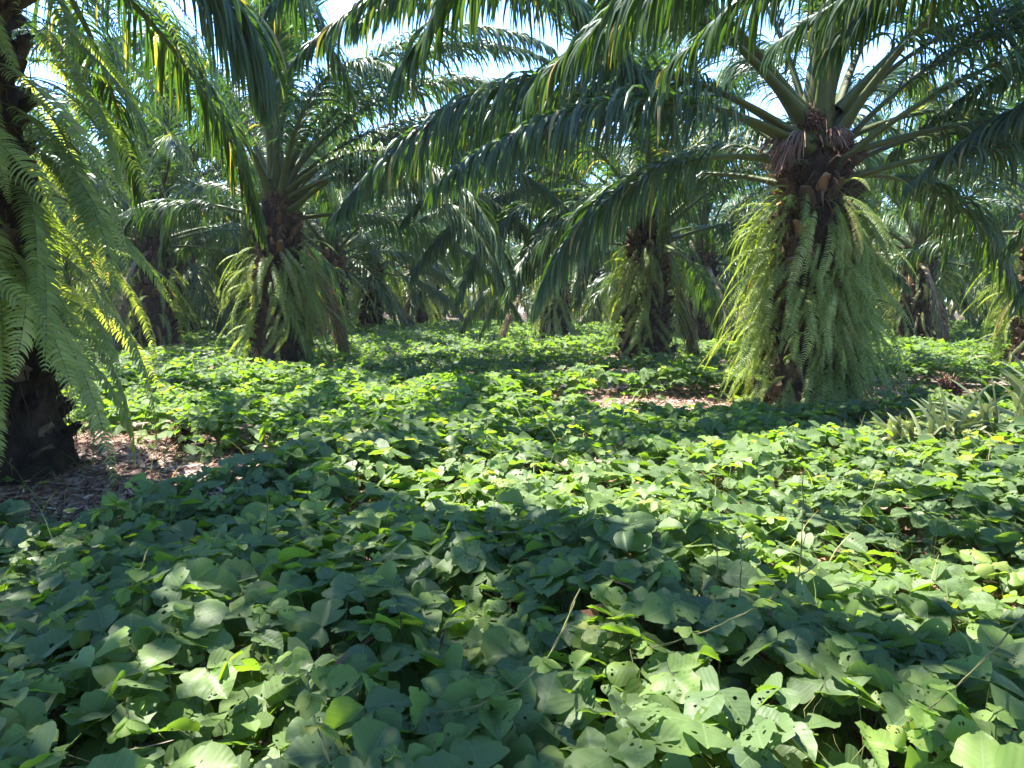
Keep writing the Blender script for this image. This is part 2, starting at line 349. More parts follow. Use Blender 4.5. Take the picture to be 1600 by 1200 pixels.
# ------------------------------------------------------------------ trunks
def trunk_mesh(seed, h, rb=.56, rt=.36, top=.9):
    rs = np.random.RandomState(seed); A = Acc()
    n = 40; k = 30; z = np.linspace(-.15, h + top, n); a = np.arange(k) * 2 * pi / k
    r = np.interp(z, [-.15, .1, .5, 1.2, h - .4, h, h + top], [rb * 1.25, rb * 1.12, rb * .92, rb * .82, rt, rt * .95, .06])
    ZZ, AA = np.meshgrid(z, a, indexing='ij'); RR = r[:, None] * (1 + .10 * np.sin(AA * 5 + ZZ * 6 + seed) * np.cos(ZZ * 7 - AA * 3) + rs.normal(0, .04, ZZ.shape))
    A.add(np.stack([RR * np.cos(AA), RR * np.sin(AA), ZZ], -1), rgrid(n, k, wrap=True), tint=rs.rand(n * k) * .6)
    # persistent leaf bases in a spiral: broad flat stubs pointing up and out
    nb = int(h / .021)
    for i in range(nb):
        zz = .12 + i / nb * (h - .05); az = i * 2.39996 + rs.normal(0, .12)
        r0 = np.interp(zz, z, r) * .86; ln = rs.uniform(.12, .34) * (1.15 if zz > h - .9 else .85); w0 = rs.uniform(.09, .17); th = rs.uniform(.03, .065)
        out = np.array([cos(az), sin(az), 0]); sd_ = np.array([-sin(az), cos(az), 0]); el = R(rs.uniform(35, 62)); d = out * cos(el) + np.array([0, 0, sin(el)]); nn = np.cross(sd_, d)
        V = []
        for q, (f, ww, tt) in enumerate([(0, 1.1, 1.5), (.35, 1., 1.25), (.7, .8, 1.), (1, .58, .75)]):
            c = out * r0 + np.array([0, 0, zz]) + d * ln * f + out * .04 * f * f + sd_ * rs.normal(0, .006)
            for b in range(8):
                an = b * pi / 4; V.append(c + sd_ * w0 * ww * .62 * cos(an) + nn * th * tt * (sin(an) * .9 + .5 * cos(an) ** 2))
        V.append(c + d * rs.uniform(-.02, .015)); F = rgrid(4, 8, wrap=True)
        hi = zz > h - .8; m = 1 if (hi and rs.rand() < .3) or rs.rand() < .03 else 0
        ti = rs.rand() * .9 + .1
        V = np.array(V) + rs.normal(0, .011, (33, 3))
        A.add(V, F, tint=ti, m=m); A.add(V[24:], [[b, (b + 1) % 8, 8] for b in range(8)], tint=min(ti + .3, 1), m=m)
    # hanging fibre and root strands
    for i in range(420):
        zz = rs.uniform(.2, h + .45); az = rs.rand() * 6.28; r0 = np.interp(zz, z, r) * 1.02 + rs.rand() * .12; ln = rs.uniform(.12, .5); s = np.linspace(0, 1, 5)
        P = np.stack([cos(az) * (r0 + .05 * s), sin(az) * (r0 + .05 * s), zz - ln * s], 1) + rs.normal(0, .015, (5, 3)); V, F = tube(P, np.linspace(.007, .002, 5), 3, up=(cos(az), sin(az), .2)); A.add(V, F, tint=rs.rand(), m=0)
    # shaggy brown bracts and fibre between the stalks of the crown
    for i in range(420):
        zz = rs.uniform(h - .45, h + .75); az = rs.rand() * 6.28; r0 = np.interp(zz, z, r) * .9 + rs.uniform(.0, .16); ln = rs.uniform(.10, .42)
        out = np.array([cos(az), sin(az), 0]); d = nrm(out * rs.uniform(.3, 1) + np.array([0, 0, rs.uniform(-.6, .9)]) + rs.normal(0, .25, 3)); P = [out * r0 + np.array([0, 0, zz])]
        for q in range(4): P.append(P[-1] + d * ln / 4); d = nrm(d + np.array([0, 0, -.45]) + rs.normal(0, .12, 3))
        V, F = tube(P, np.linspace(rs.choice([.006, .012, .03]), .003, 5), 4, flat=.35); A.add(V, F, tint=rs.rand(), m=int(rs.rand() < .25))
    return A.mesh("trunk", [M_trunk, M_boot])

def bunch_mesh(seed, r=.2):
    rs = np.random.RandomState(seed); A = Acc(); n = 420
    g = np.arange(n); ph = np.arccos(1 - 2 * (g + .5) / n); th = g * 2.39996
    D = np.stack([np.sin(ph) * np.cos(th), np.sin(ph) * np.sin(th), np.cos(ph) * 1.15], 1)
    V, F = tube(np.stack([np.zeros(9), np.zeros(9), -np.cos(np.linspace(0, pi, 9)) * r * .9], 1), np.sin(np.linspace(.05, pi - .05, 9)) * r * .8, 12, up=(1, 0, 0)); A.add(V, F, tint=.1)
    for d in D:
        b = d * r * .72; tp = d * r * rs.uniform(.8, 1.3) + rs.normal(0, .025, 3); u = nrm(np.cross(d, [.3, .5, .8])); v = np.cross(d, u) ; q = r * .055
        md = (b + tp) / 2
        A.add([b + u * q * .5, b + v * q * .5, b - u * q * .5, b - v * q * .5, md + u * q, md + v * q, md - u * q, md - v * q], [[0, 1, 5, 4], [1, 2, 6, 5], [2, 3, 7, 6], [3, 0, 4, 7]], tint=rs.rand())
        A.add([md + u * q, md + v * q, md - u * q, md - v * q, tp], [[0, 1, 4], [1, 2, 4], [2, 3, 4], [3, 0, 4]], tint=rs.rand())
    return A.mesh("fruit_bunch", M_bunch)
def fan_mesh(seed, n=90, L=.55):
    """dry male flower: a fan of drooping strands"""
    rs = np.random.RandomState(seed); A = Acc()
    for i in range(n):
        d = nrm(np.array([1, rs.normal(0, .45), rs.uniform(-.2, .7)])); P = [np.zeros(3)]; ll = L * rs.uniform(.6, 1.1)
        for k in range(6): P.append(P[-1] + d * ll / 6); d = nrm(d + [0, 0, -.34])
        V, F = tube(P, np.interp(range(7), [0, 6], [.014, .004]), 4); A.add(V, F, tint=rs.rand())
    return A.mesh("dry_flower", M_pinkfan)
TR = {}
def get_trunk(h, v):
    key = (round(h, 1), v)
    if key not in TR: TR[key] = trunk_mesh(700 + v + int(h * 10), round(h, 1))
    return TR[key]
BUNCH = [bunch_mesh(800), bunch_mesh(801)]; FAN = [fan_mesh(810), fan_mesh(811)]

DROP = {34: (1003, 1006), 11: (1007, 10, 34, 13, 26, 8, 5, 17, 30, 14, 3, 21, 16, 27, 29, 19, 32), 17: (13, 21, 26, 18), 33: (1003, 1005, 1006, 1007), 12: (1003, 1006, 35, 15, 23, 28, 10), 13: (19, 35, 10, 27, 22), 14: (20, 15, 10), 16: (17,)}          # fronds left out per palm, mostly to shape the sun patches below
FKEY = {}
# ------------------------------------------------------------------ a palm with its parts
def palm(x, y, h, seed, label, group="oil palms of the plantation", nfr=36, sc=1., heroes=(), skip=None, extras=(), az0=None, dead=1, open_=False):
    rs = np.random.RandomState(seed)
    root = bpy.data.objects.new("oil_palm", None); C.objects.link(root); root.location = (x, y, 0); root.empty_display_size = .5
    tag(root, label, "palm tree", group)
    obj("trunk", get_trunk(h, seed % 2), root, rot=(0, 0, rs.rand() * 6.28))
    a = rs.rand() * 6.28 if az0 is None else az0
    for i in range(nfr):
        f = i / (nfr - 1); az = a + i * 2.39996 + rs.normal(0, .08)          # 0 = youngest
        c = min(8, int(np.interp(f, [0, .05, .16, .30, .45, .6, .76, .9, 1], [0, 1, 2, 3, 4, 5, 6, 7, 8]) + rs.rand() * .8))
        if skip and skip(az, c): continue
        if open_ and c >= 6 and cos(az - math.atan2(-y, -x)) > .35: continue
        r0 = .05 + .20 * min(1, f * 1.6); z0 = h + .95 - 1.15 * f ** .8
        s = sc * rs.uniform(.9, 1.06)
        v = rs.randint(len(FR[c])); rm, lm = FR[c][v]
        if i in DROP.get(seed, ()): rs.normal(0, 1, 2); continue
        fr = obj("frond" if c else "spear_leaf", rm, root, (r0 * cos(az), r0 * sin(az), z0), (rs.normal(0, .12), rs.normal(0, .05), az), (s,) * 3)
        obj("leaflets", lm, fr); FKEY[fr.name] = (seed, i)
    for hi_, (az, e0, e1, L_, dz) in enumerate(heroes):
        if 1000 + hi_ in DROP.get(seed, ()): continue
        rm, lm = frond_mesh(seed * 40 + hi_, e0, e1, L_, 1.2, grav=1.25, ll=1.02, wid=.040, n=152); az = R(az); s = 1.
        fr = obj("frond", rm, root, (.25 * cos(az), .25 * sin(az), h + dz), (0, 0, az), (s,) * 3); obj("leaflets", lm, fr); FKEY[fr.name] = (seed, 1000 + hi_)
    for i in range(dead):
        az = rs.rand() * 6.28; rm, lm = DEADF[i % 2]
        fr = obj("dead_frond", rm, root, (.3 * cos(az), .3 * sin(az), h - .3), (0, 0, az), (sc * .9,) * 3); obj("leaflets", lm, fr)
    for (kind, az, z, r, s) in extras:
        az = R(az); me = BUNCH[seed % 2] if kind == "fruit_bunch" else FAN[seed % 2]
        obj(kind, me, root, (r * cos(az), r * sin(az), h + z), (0, 0, az), (s,) * 3)
    return root

def ferns(x, y, z0, z1, n, seed, label, r0=.5, sc=1., bias=None, dead=.08, zpow=1., wide=False):
    rs = np.random.RandomState(seed)
    root = bpy.data.objects.new("hanging_fern", None); C.objects.link(root); root.location = (x, y, z0); root.empty_display_size = .3
    tag(root, label, "fern", "ferns growing on the palm trunks")
    cam_az = math.atan2(-y, -x); cands = []; cl = np.concatenate([rs.rand(40) * 6.28, cam_az + rs.uniform(-.8, .9, 30)]) if wide else rs.rand(18) * 6.28; FS = FEW if wide else FE[:12]
    for i in range(n):
        az = cl[rs.randint(len(cl))] + rs.normal(0, .22)
        z = z0 + (z1 - z0) * rs.rand() ** zpow
        me = DEADFERN if rs.rand() < dead else FS[rs.randint(len(FS))]
        s = sc * rs.uniform(.55, 1.15)
        zmax = 1.25
        if z - z0 < .3 and s > .8: s *= .8
        cands.append((cos(az - cam_az), az, z, me, s))
    cands.sort(key=lambda c: -c[0]); rest = Acc()
    for k, (q, az, z, me, s) in enumerate(cands):
        loc = (r0 * cos(az), r0 * sin(az), z - z0); ry = rs.normal(0, .15)
        if k < 100: obj("fern_frond", me, root, loc, (rs.normal(0, .22), ry, az + rs.normal(0, .3)), (s,) * 3)
        else:
            V = np.empty(len(me.vertices) * 3, np.float32); me.vertices.foreach_get("co", V)
            ti = np.empty(len(me.vertices), np.float32); me.attributes["tint"].data.foreach_get("value", ti)
            Fq = np.empty(len(me.loops), np.int32); me.loops.foreach_get("vertex_index", Fq)
            rest.add(xf(V.reshape(-1, 3), loc, az, s, ry), Fq.reshape(-1, 4), tint=ti)
    if rest.V: o = obj("more_fern_fronds", rest.mesh("more_fern_fronds", M_fern), root); o["kind"] = "stuff"
    return root

PL = dict(L=(-4.6, 6.4), A=(4.0, 10.0), B=(-5.0, 16.0), Cc=(3.15, 17.3), D=(-10.6, 22.), E=(-6.4, 26.5), G=(11.2, 15.6), H=(13.6, 25.0),
          K=(1.6, 27.5), Q=(6.6, 26.0), F=(-6.6, 35.0), P1=(5.4, .2), P2=(-4.6, -2.3), P3=(11.7, 6.6), P4=(-12.5, 12.4), P5=(.8, -6.0), P6=(-12.6, 3.))
palm(*PL['L'], 4.6, 11, "ferny oil palm at left edge, nearest trunk, crown above the picture", nfr=36, dead=0, heroes=[(-26, 14, -62, 4.4, .5), (5, 0, -80, 2.9, .3), (82, 8, -74, 5.6, .3), (100, 12, -60, 6.0, .3), (-40, 42, -15, 6.6, .5), (-62, 42, -15, 7.0, .5), (-82, 34, -15, 6.8, .5), (8, 28, -54, 7.2, .2), (22, 24, -58, 7.4, .2)], skip=lambda az, c: c >= 7 and cos(az - R(-50)) > .6)  # includes high unseen fronds added to shade the foreground
ferns(*PL['L'], 1.1, 5.2, 190, 21, "long sword ferns hanging from the nearest trunk at the left edge", r0=.5, sc=1.15, dead=.04, wide=True)
palm(*PL['A'], 3.15, 12, "oil palm right of centre with bare orange leaf bases and thick petioles", nfr=36,
     heroes=[(205, 24, -56, 6.7, .4), (192, 24, -50, 6.3, .35), (214, 15, -40, 5.6, .3), (176, 18, -60, 5.6, .1), (20, 25, -45, 6.5, .4), (183, 50, -40, 6.6, .75), (197, 10, -55, 5.8, .0), (5, 46, -45, 6.8, .7), (-8, 20, -52, 6.2, .2), (28, 8, -52, 6.0, .0), (-22, 50, -30, 6.6, .8), (188, 52, -52, 7.8, .8), (200, 42, -55, 7.4, .7), (172, 56, -40, 7.2, .8), (196, 10, -74, 4.4, .1)],
     skip=lambda az, c: c >= 4 and cos(az - R(248)) > .62, dead=0,
     extras=[("fruit_bunch", 242, .66, .22, .82), ("dry_flower", 212, .40, .3, 1.25), ("dry_flower", 200, .2, .34, .8), ("dry_flower", 292, .50, .2, .7), ("fruit_bunch", 322, .3, .34, .7), ("fruit_bunch", 205, .0, .36, .7)])
ferns(*PL['A'], .3, 2.92, 600, 22, "broad skirt of pale sword ferns around the trunk right of centre", r0=.46, sc=.9, zpow=.75)
palm(*PL['B'], 3.3, 13, "oil palm left of centre standing in bright ground cover", extras=[("fruit_bunch", 290, .3, .35, .8)], heroes=[(-35, 26, -74, 7.4, .4), (-27, 22, -76, 6.6, .3), (-12, 20, -55, 6.2, .4), (-5, 50, -45, 7.2, .7), (8, 42, -40, 7.0, .6), (-20, 58, -35, 7.0, .8), (22, 55, -30, 7.2, .8)], skip=lambda az, c: c >= 5 and cos(az - R(287)) > .75)
ferns(*PL['B'], .5, 2.65, 300, 23, "yellow green ferns around the trunk left of centre", r0=.45, sc=.9, zpow=.6)
palm(*PL['Cc'], 2.9, 14, "oil palm behind and left of the big fern skirted palm", open_=True, extras=[("fruit_bunch", 230, .2, .4, .8)], heroes=[(236, 16, -70, 6.3, .5), (205, 22, -60, 6.2, .5), (165, 52, -40, 7.2, .7), (185, 44, -45, 7.0, .6), (140, 55, -35, 7.0, .7), (225, 24, -74, 6.4, .4), (248, 20, -76, 5.6, .4)])
ferns(*PL['Cc'], .5, 2.75, 260, 24, "yellowish ferns leaning off the slim trunk behind the big right palm", r0=.4, sc=.9, zpow=.6)
palm(*PL['D'], 3.2, 15, "oil palm in shade between the left edge palm and the next one", open_=True); ferns(*PL['D'], .6, 2.6, 130, 25, "sparse ferns on the shaded trunk behind the left edge palm", sc=.9)
palm(*PL['E'], 3.0, 16, "oil palm just right of and behind the left of centre palm", open_=True); ferns(*PL['E'], .5, 2.6, 130, 26, "ferns on the trunk just behind the left of centre palm", sc=.95)
palm(*PL['G'], 3.0, 17, "oil palm cut by the right edge beyond the fallen fronds", open_=True); ferns(*PL['G'], .5, 2.7, 240, 27, "yellow green ferns on the trunk at the right edge", sc=.95)
palm(*PL['H'], 3.0, 18, "oil palm in the back right with a brown hanging frond", open_=True, dead=2); ferns(*PL['H'], .5, 2.5, 130, 28, "ferns on the back right trunk", sc=.95)
palm(*PL['K'], 3.0, 19, "oil palm far down the middle of the clearing", open_=True, nfr=30); ferns(*PL['K'], .5, 2.5, 130, 29, "ferns on the trunk far down the middle", sc=.95)
palm(*PL['Q'], 3.0, 20, "oil palm seen between the two ferny palms on the right", open_=True, nfr=30); ferns(*PL['Q'], .5, 2.5, 130, 30, "ferns on the trunk between the two right hand palms", sc=.95)
palm(*PL['F'], 3.0, 31, "oil palm in the sunlit row far left of centre", open_=True, nfr=30); ferns(*PL['F'], .5, 2.6, 130, 32, "sunlit yellow ferns on the far trunk left of centre", sc=1.)
palm(*PL['P1'], 3.8, 33, "oil palm beside the camera whose dark fronds hang along the top", dead=0, heroes=[(136, 8, -24, 7.6, .1), (119, 6, -12, 7.0, .1), (128, 8, -20, 7.3, .15), (142, 10, -26, 8.4, .2), (147, 16, -44, 7.8, .3), (152, 20, -50, 8.4, .4), (139, 14, -34, 8.8, .3), (144, 11, -30, 7.9, .2), (131, 12, -24, 7.4, .3), (125, 10, -22, 7.6, .2), (113, 14, -30, 6.6, .3), (100, 10, -50, 6.2, .1), (165, 22, -20, 7., .4), (176, 10, -20, 6.5, .4)],
     skip=lambda az, c: c >= 5 and cos(az - R(115)) > .0)
palm(*PL['P2'], 4.0, 34, "oil palm behind the camera on the left, frond tips in the top left", dead=0, heroes=[(48, 14, -18, 7.6, .3), (62, 16, -25, 7.2, .3), (30, 14, -15, 7.5, .3), (75, 20, -30, 7., .4), (38, 30, -12, 7.8, .5), (55, 26, -10, 7.6, .5), (67, 14, -10, 8.0, .3), (72, 24, -14, 8.2, .4)])  # long overhead fronds, out of view, added to cast foreground shade
palm(*PL['P3'], 3.6, 35, "oil palm out of frame on the right, dark fronds at the right edge", dead=0, heroes=[(143, 30, -46, 8.0, .4), (158, 22, -45, 7.6, .3), (132, 20, -60, 6.8, .3), (150, 12, -62, 6.6, .1), (138, 40, -40, 8, .5)])
palm(*PL['P4'], 3.4, 36, "oil palm out of frame on the left behind the left edge palm", dead=0)
palm(*PL['P5'], 4.0, 37, "oil palm behind the camera shading the foreground", dead=0, heroes=[(92, 30, -10, 7.8, .4), (78, 28, -12, 7.6, .4), (110, 28, -10, 7.8, .5)])
palm(*PL['P6'], 4.0, 38, "oil palm far out of frame on the left", dead=0)

# ------------------------------------------------------------------ distant palms: one mesh each
def far_palm_mesh(seed):
    rs = np.random.RandomState(seed); A = Acc(); h = 3.0
    n, k = 12, 10; z = np.linspace(-.1, h + .6, n); a = np.arange(k) * 2 * pi / k; ZZ, AA = np.meshgrid(z, a, indexing='ij')
    RR = np.interp(ZZ, [-.1, .3, h - .4, h, h + .6], [.65, .5, .42, .4, .06]) * (1 + rs.normal(0, .1, ZZ.shape))
    A.add(np.stack([RR * np.cos(AA), RR * np.sin(AA), ZZ], -1), rgrid(n, k, wrap=True), tint=rs.rand(n * k), m=2)
    for i in range(30):
        f = i / 29; az = i * 2.39996 + rs.normal(0, .1); c = int(min(8, 1 + f * 7.8)); e0, e1, L_, p_, g_, ll_ = CLS[c]
        (rv, rf, rt), (lv, lf_, luv, lt) = frond_mesh(seed * 50 + i, e0 + rs.normal(0, 4), e1, L_, p_, n=46, K=3, grav=g_, ll=ll_, wid=.085, far=True, lift=.9 - .12 * c)
        loc = (.2 * cos(az), .2 * sin(az), h + .8 - f)
        A.add(xf(rv, loc, az), rf, tint=rt, m=1); A.add(xf(lv, loc, az), lf_, tint=lt, m=0)
    for i in range(130):
        V, F, ti, rv, rf = FEL[rs.randint(3)]; az = rs.rand() * 6.28; A.add(xf(V, (.4 * cos(az), .4 * sin(az), rs.uniform(.9, 2.8)), az, rs.uniform(.8, 1.1)), F, tint=ti, m=3)
    return A.mesh("distant_oil_palm", [M_palm, M_rachis, M_trunk, M_fern])
FP = [far_palm_mesh(1 + v) for v in range(3)]
rs = np.random.RandomState(5); nf = 0
for j in range(0, 9):
    for i in range(-9, 10):
        x = i * 8.3 + (j % 2) * 4.2 + rs.normal(0, .6) - 1.0; y = 33 + j * 7.2 + rs.normal(0, .6) + i * .4
        if abs(x) / y > .9 or (j == 0 and -9 < x < 0) or y < 31: continue
        s = rs.uniform(.95, 1.2)
        o = obj("oil_palm", FP[rs.randint(3)], None, (x, y, 0), (0, 0, rs.rand() * 6.28), (s,) * 3)
        tag(o, "distant ferny oil palm deep in the plantation behind the nearer rows", "palm tree", "distant oil palms"); nf += 1
for (x, y) in ((-17., 27), (-16.5, 19), (-21, 13.), (19.5, 21), (21.5, 29), (18.5, 12.5), (-13, 29.5)):
    o = obj("oil_palm", FP[rs.randint(3)], None, (x, y, 0), (0, 0, rs.rand() * 6.28), (1.1,) * 3)
    tag(o, "distant ferny oil palm deep in the plantation behind the nearer rows", "palm tree", "distant oil palms")

# ------------------------------------------------------------------ ground
gx = np.concatenate([[-400, -120], np.linspace(-30, 30, 91), [120, 400]]); gy = np.concatenate([[-200, -30], np.linspace(-6, 50, 85), [120, 400]])
def gz(x, y): return .04 * fbm(x, y, .6, 3)
GX, GY = np.meshgrid(gx, gy, indexing='ij'); near = (np.abs(GX) < 31) & (GY > -7) & (GY < 51)
V = np.stack([GX, GY, np.where(near, gz(GX, GY), 0)], -1)
o = obj("ground", mk_mesh("ground", V, rgrid(len(gx), len(gy))[:, ::-1], M_ground)); tag(o, "sandy soil of the plantation floor", "ground", kind="structure")

# ------------------------------------------------------------------ legume ground cover
def cover_mask(x, y):
    """1 = fully covered, 0 = bare circle weeded around a palm"""
    m = np.ones_like(x); nz = fbm(x, y, 1.6, 9) * .35
    def ell(cx, cy, rx, ry, a=0., w=.25):
        X = (x - cx) * cos(a) + (y - cy) * sin(a); Y = -(x - cx) * sin(a) + (y - cy) * cos(a)
        return np.clip((np.sqrt((X / rx) ** 2 + (Y / ry) ** 2) - 1 + nz * .7) / w, 0, 1)
    m *= ell(-3.4, 6.1, 1.6, 1.15, .1); m *= ell(-4.6, 6.6, 1.4, 1.6)
    m *= ell(3.0, 10.1, 2.2, 1.1); m *= ell(8.2, 11.6, 3.4, 1.4, 0.05); m *= ell(4, 10, .9, .9); m *= ell(1.6, 13.2, .9, .6)
    m *= .35 + .65 * ell(5.6, 7.6, 2.0, .55); m *= ell(-5, 16, .8, .8); m *= ell(3.15, 17.3, .8, .8)
    return m
def cover_h(x, y): return .28 + .13 * fbm(x, y, 1.1, 4) + .07 * fbm(x, y, 3.5, 6)

def leaflet_template(nu, nv, seed, kind):
    """rhombic ovate leaflet, x across, y along, z up; kind 0 = middle, +-1 = lopsided side leaflets"""
    rs = np.random.RandomState(seed); u = np.linspace(0, 1, nu); v = np.linspace(-1, 1, nv)
    wp = np.interp(u, [0, .06, .2, .38, .55, .72, .86, .95, 1], [.04, .50, .88, 1, .97, .82, .56, .27, .03]); wl = wp.copy(); wr = wp.copy()
    lob = np.interp(u, [0, .15, .35, .6, 1], [1, 1.28, 1.15, 1, 1])
    if kind > 0: wr = wr * lob; wl = wl * .86
    if kind < 0: wl = wl * lob; wr = wr * .86
    wl = wl * (1 + rs.normal(0, .05, nu)); wr = wr * (1 + rs.normal(0, .05, nu))
    if nu > 6:
        for q in range(rs.randint(0, 3)):                              # chewed notches
            i = rs.randint(2, nu - 2)
            if rs.rand() < .5: wl[i] *= rs.uniform(.5, .85)
            else: wr[i] *= rs.uniform(.5, .85)
    U, Vv = np.meshgrid(u, v, indexing='ij'); W = np.where(Vv < 0, wl[:, None], wr[:, None]) * .47
    X = W * Vv; Y = U + .05 * (1 - np.abs(Vv)) * 0 - .04 * np.abs(Vv) * (U < .2)
    cup = rs.uniform(-.35, .7); Z = cup * np.abs(X) + rs.uniform(-.4, .05) * U ** 2 * .5 + .035 * np.sin(U * 11 + rs.rand() * 6) * np.abs(Vv) * rs.uniform(.2, 1.0) * np.sign(Vv + .01) + rs.uniform(-.15, .15) * X * 2
    if nu > 6:
        Z += rs.normal(0, .009, Z.shape) + .003 * np.abs(Vv) * np.cos((U - np.abs(Vv) * .3) * 2 * pi * 7)
        i = rs.randint(0, 3)
        if i == 0: Z += -.25 * np.clip(np.abs(X) - .25, 0, 1) * 2
    UV = np.stack([.5 + X / .47 / 2.6 * 1.1, U], -1)
    return np.stack([X, Y, Z], -1).reshape(-1, 3), UV.reshape(-1, 2)

def build_cover(name, region, dens, nu, nv, size, mat_, seed, label, stems=False, tint_shift=0.):
    rs = np.random.RandomState(seed); x0, x1, y0, y1 = region[:4]; inside = region[4]
    n = int((x1 - x0) * (y1 - y0) * dens); x = rs.uniform(x0, x1, n); y = rs.uniform(y0, y1, n)
    k = inside(x, y) & (rs.rand(n) < cover_mask(x, y) ** 1.5 * np.clip(1.05 + .3 * fbm(x, y, .9, 21), .55, 1) + .012); x = x[k]; y = y[k]; n = len(x)
    lay = rs.rand(n); edge = cover_mask(x, y)
    H = cover_h(x, y) * (.4 + .6 * edge); z = gz(x, y) + np.maximum(H * (1 - .75 * lay ** 2.2) + rs.normal(0, .02, n), .04)
    young = rs.rand(n) < .10 + .10 * (fbm(x, y, 1.3, 44) > .2); z = np.where(young, gz(x, y) + H + rs.uniform(.0, .07, n), z)
    big = size * rs.uniform(.72, 1.2, n) * np.where(young, rs.uniform(.4, .75, n), 1) * np.where(lay > .6, .85, 1)
    ti = np.clip(.30 + .13 * fbm(x, y, .8, 12) + rs.normal(0, .10, n) + tint_shift, 0, .8); ti = np.where(young, rs.uniform(.55, .9, n), ti)
    yl = rs.rand(n) < .010; ti = np.where(yl, rs.uniform(.88, 1, n), ti); big = np.where(yl, big * .55, big)
    hd = rs.rand(n) * 2 * pi; tl = rs.rayleigh(.19, n); ta = rs.rand(n) * 2 * pi
    N = nrm(np.stack([np.sin(tl) * np.cos(ta), np.sin(tl) * np.sin(ta) - .08, np.cos(tl)], 1)); f = np.stack([np.cos(hd), np.sin(hd), 0 * hd], 1); f = nrm(f - (f * N).sum(1, keepdims=True) * N); s = np.cross(f, N)
    J = np.stack([x, y, z], 1); Vs = []; Fs = []; UVs = []; Ts = []; off = 0; nt_ = 14 if nu > 5 else 5
    T = {k: [leaflet_template(nu, nv, seed * 31 + q * 3 + k + 7, k) for q in range(nt_)] for k in (-1, 0, 1)}; F0 = rgrid(nu, nv)
    for kind, an in ((0, 0.), (1, 1.35), (-1, -1.35)):
        a = an + rs.normal(0, .14, n); fi = np.cos(a)[:, None] * f + np.sin(a)[:, None] * s
        dp = rs.normal(.17, .17, n); f2 = fi * np.cos(dp)[:, None] - N * np.sin(dp)[:, None]; n2 = N * np.cos(dp)[:, None] + fi * np.sin(dp)[:, None]
        rl = rs.normal(0, .22, n); s2 = np.cross(f2, n2); s3 = s2 * np.cos(rl)[:, None] + n2 * np.sin(rl)[:, None]; n3 = -s2 * np.sin(rl)[:, None] + n2 * np.cos(rl)[:, None]
        b = big * (1.08 if kind == 0 else .95); O = J + f2 * (.22 if kind == 0 else .04) * b[:, None]; tv = rs.randint(nt_, size=n)
        for q in range(nt_):
            m = tv == q; c = m.sum()
            if not c: continue
            X, UV = T[kind][q]; ws = rs.uniform(.88, 1.12, c)
            P = O[m][:, None] + b[m][:, None, None] * (X[None, :, :1] * ws[:, None, None] * s3[m][:, None] + X[None, :, 1:2] * f2[m][:, None] + X[None, :, 2:] * n3[m][:, None])
            nvx = nu * nv; Vs.append(P.reshape(-1, 3)); Fs.append((F0[None] + (np.arange(c) * nvx)[:, None, None]).reshape(-1, 4) + off); off += c * nvx
            UVs.append(np.tile(UV, (c, 1))); Ts.append(np.repeat(ti[m] + rs.normal(0, .02, c), nvx))
    o = obj(name, mk_mesh(name, np.concatenate(Vs), np.concatenate(Fs)[:, ::-1], mat_, np.concatenate(UVs), np.concatenate(Ts)))
    tag(o, label, "ground cover", kind="stuff")
    if stems:
        foot = J - f * rs.uniform(.04, .16, n)[:, None]; foot[:, 2] = np.maximum(gz(foot[:, 0], foot[:, 1]), J[:, 2] - rs.uniform(.15, .35, n)); mid = (J + foot) / 2 + rs.normal(0, .02, (n, 3)); mid[:, 2] += .03
        ss = [foot, mid, J - [0, 0, .004], J + f * .22 * big[:, None] - [0, 0, .002]]; rr = [.0024, .002, .0016, .0012]; V = []
        for P_, r_ in zip(ss, rr):
            V.append(np.stack([P_ + np.array([cos(a), sin(a), 0]) * r_ for a in (0, 2.094, 4.189)], 1))
        V = np.stack(V, 1).reshape(-1, 3); F = (rgrid(4, 3, wrap=True)[None] + (np.arange(n) * 12)[:, None, None]).reshape(-1, 4)
        o2 = obj("leaf_stalks", mk_mesh("leaf_stalks", V, F, M_stem, None, np.repeat(rs.uniform(.2, .8, n), 12))); tag(o2, "thin stalks under the nearest ground cover leaves", "stalks", kind="stuff")
    return n
wedge = lambda x, y, pad: (np.abs(x) < .72 * y + pad)
build_cover("near_vine_leaves", (-6.5, 6.5, .9, 6.0, lambda x, y: wedge(x, y, 1.6) & (x * x + y * y > 1.25)), 140, 11, 7, .128, M_vine_near, 41, "large eaten three part leaves of creeping legume in the foreground", True, tint_shift=.03)
build_cover("vine_leaves", (-13, 13, 6.0, 13.5, lambda x, y: wedge(x, y, 2.)), 104, 5, 5, .134, M_vine, 42, "legume leaves carpeting the middle of the clearing", tint_shift=.07)
build_cover("distant_vine_leaves", (-38, 38, 13.5, 46, lambda x, y: wedge(x, y, 3.)), 34, 3, 3, .165, M_vine_far, 43, "legume leaves carpeting the ground towards the far palm rows", tint_shift=.06)
build_cover("small_weeds", (-8, 8, 1.6, 11, lambda x, y: wedge(x, y, 1.) & (fbm(x, y, 1.9, 77) > .05)), 46, 5, 5, .062, M_vine, 48, "small light green weeds and seedlings pushing up through the leaf carpet", tint_shift=.2)
build_cover("side_vine_leaves", (-9, 9, -6, 6.0, lambda x, y: ~(wedge(x, y, 1.6) & (y > .9)) & (x * x + y * y > 1.25)), 30, 3, 3, .15, M_vine_far, 46, "legume leaves beside and behind the viewpoint")

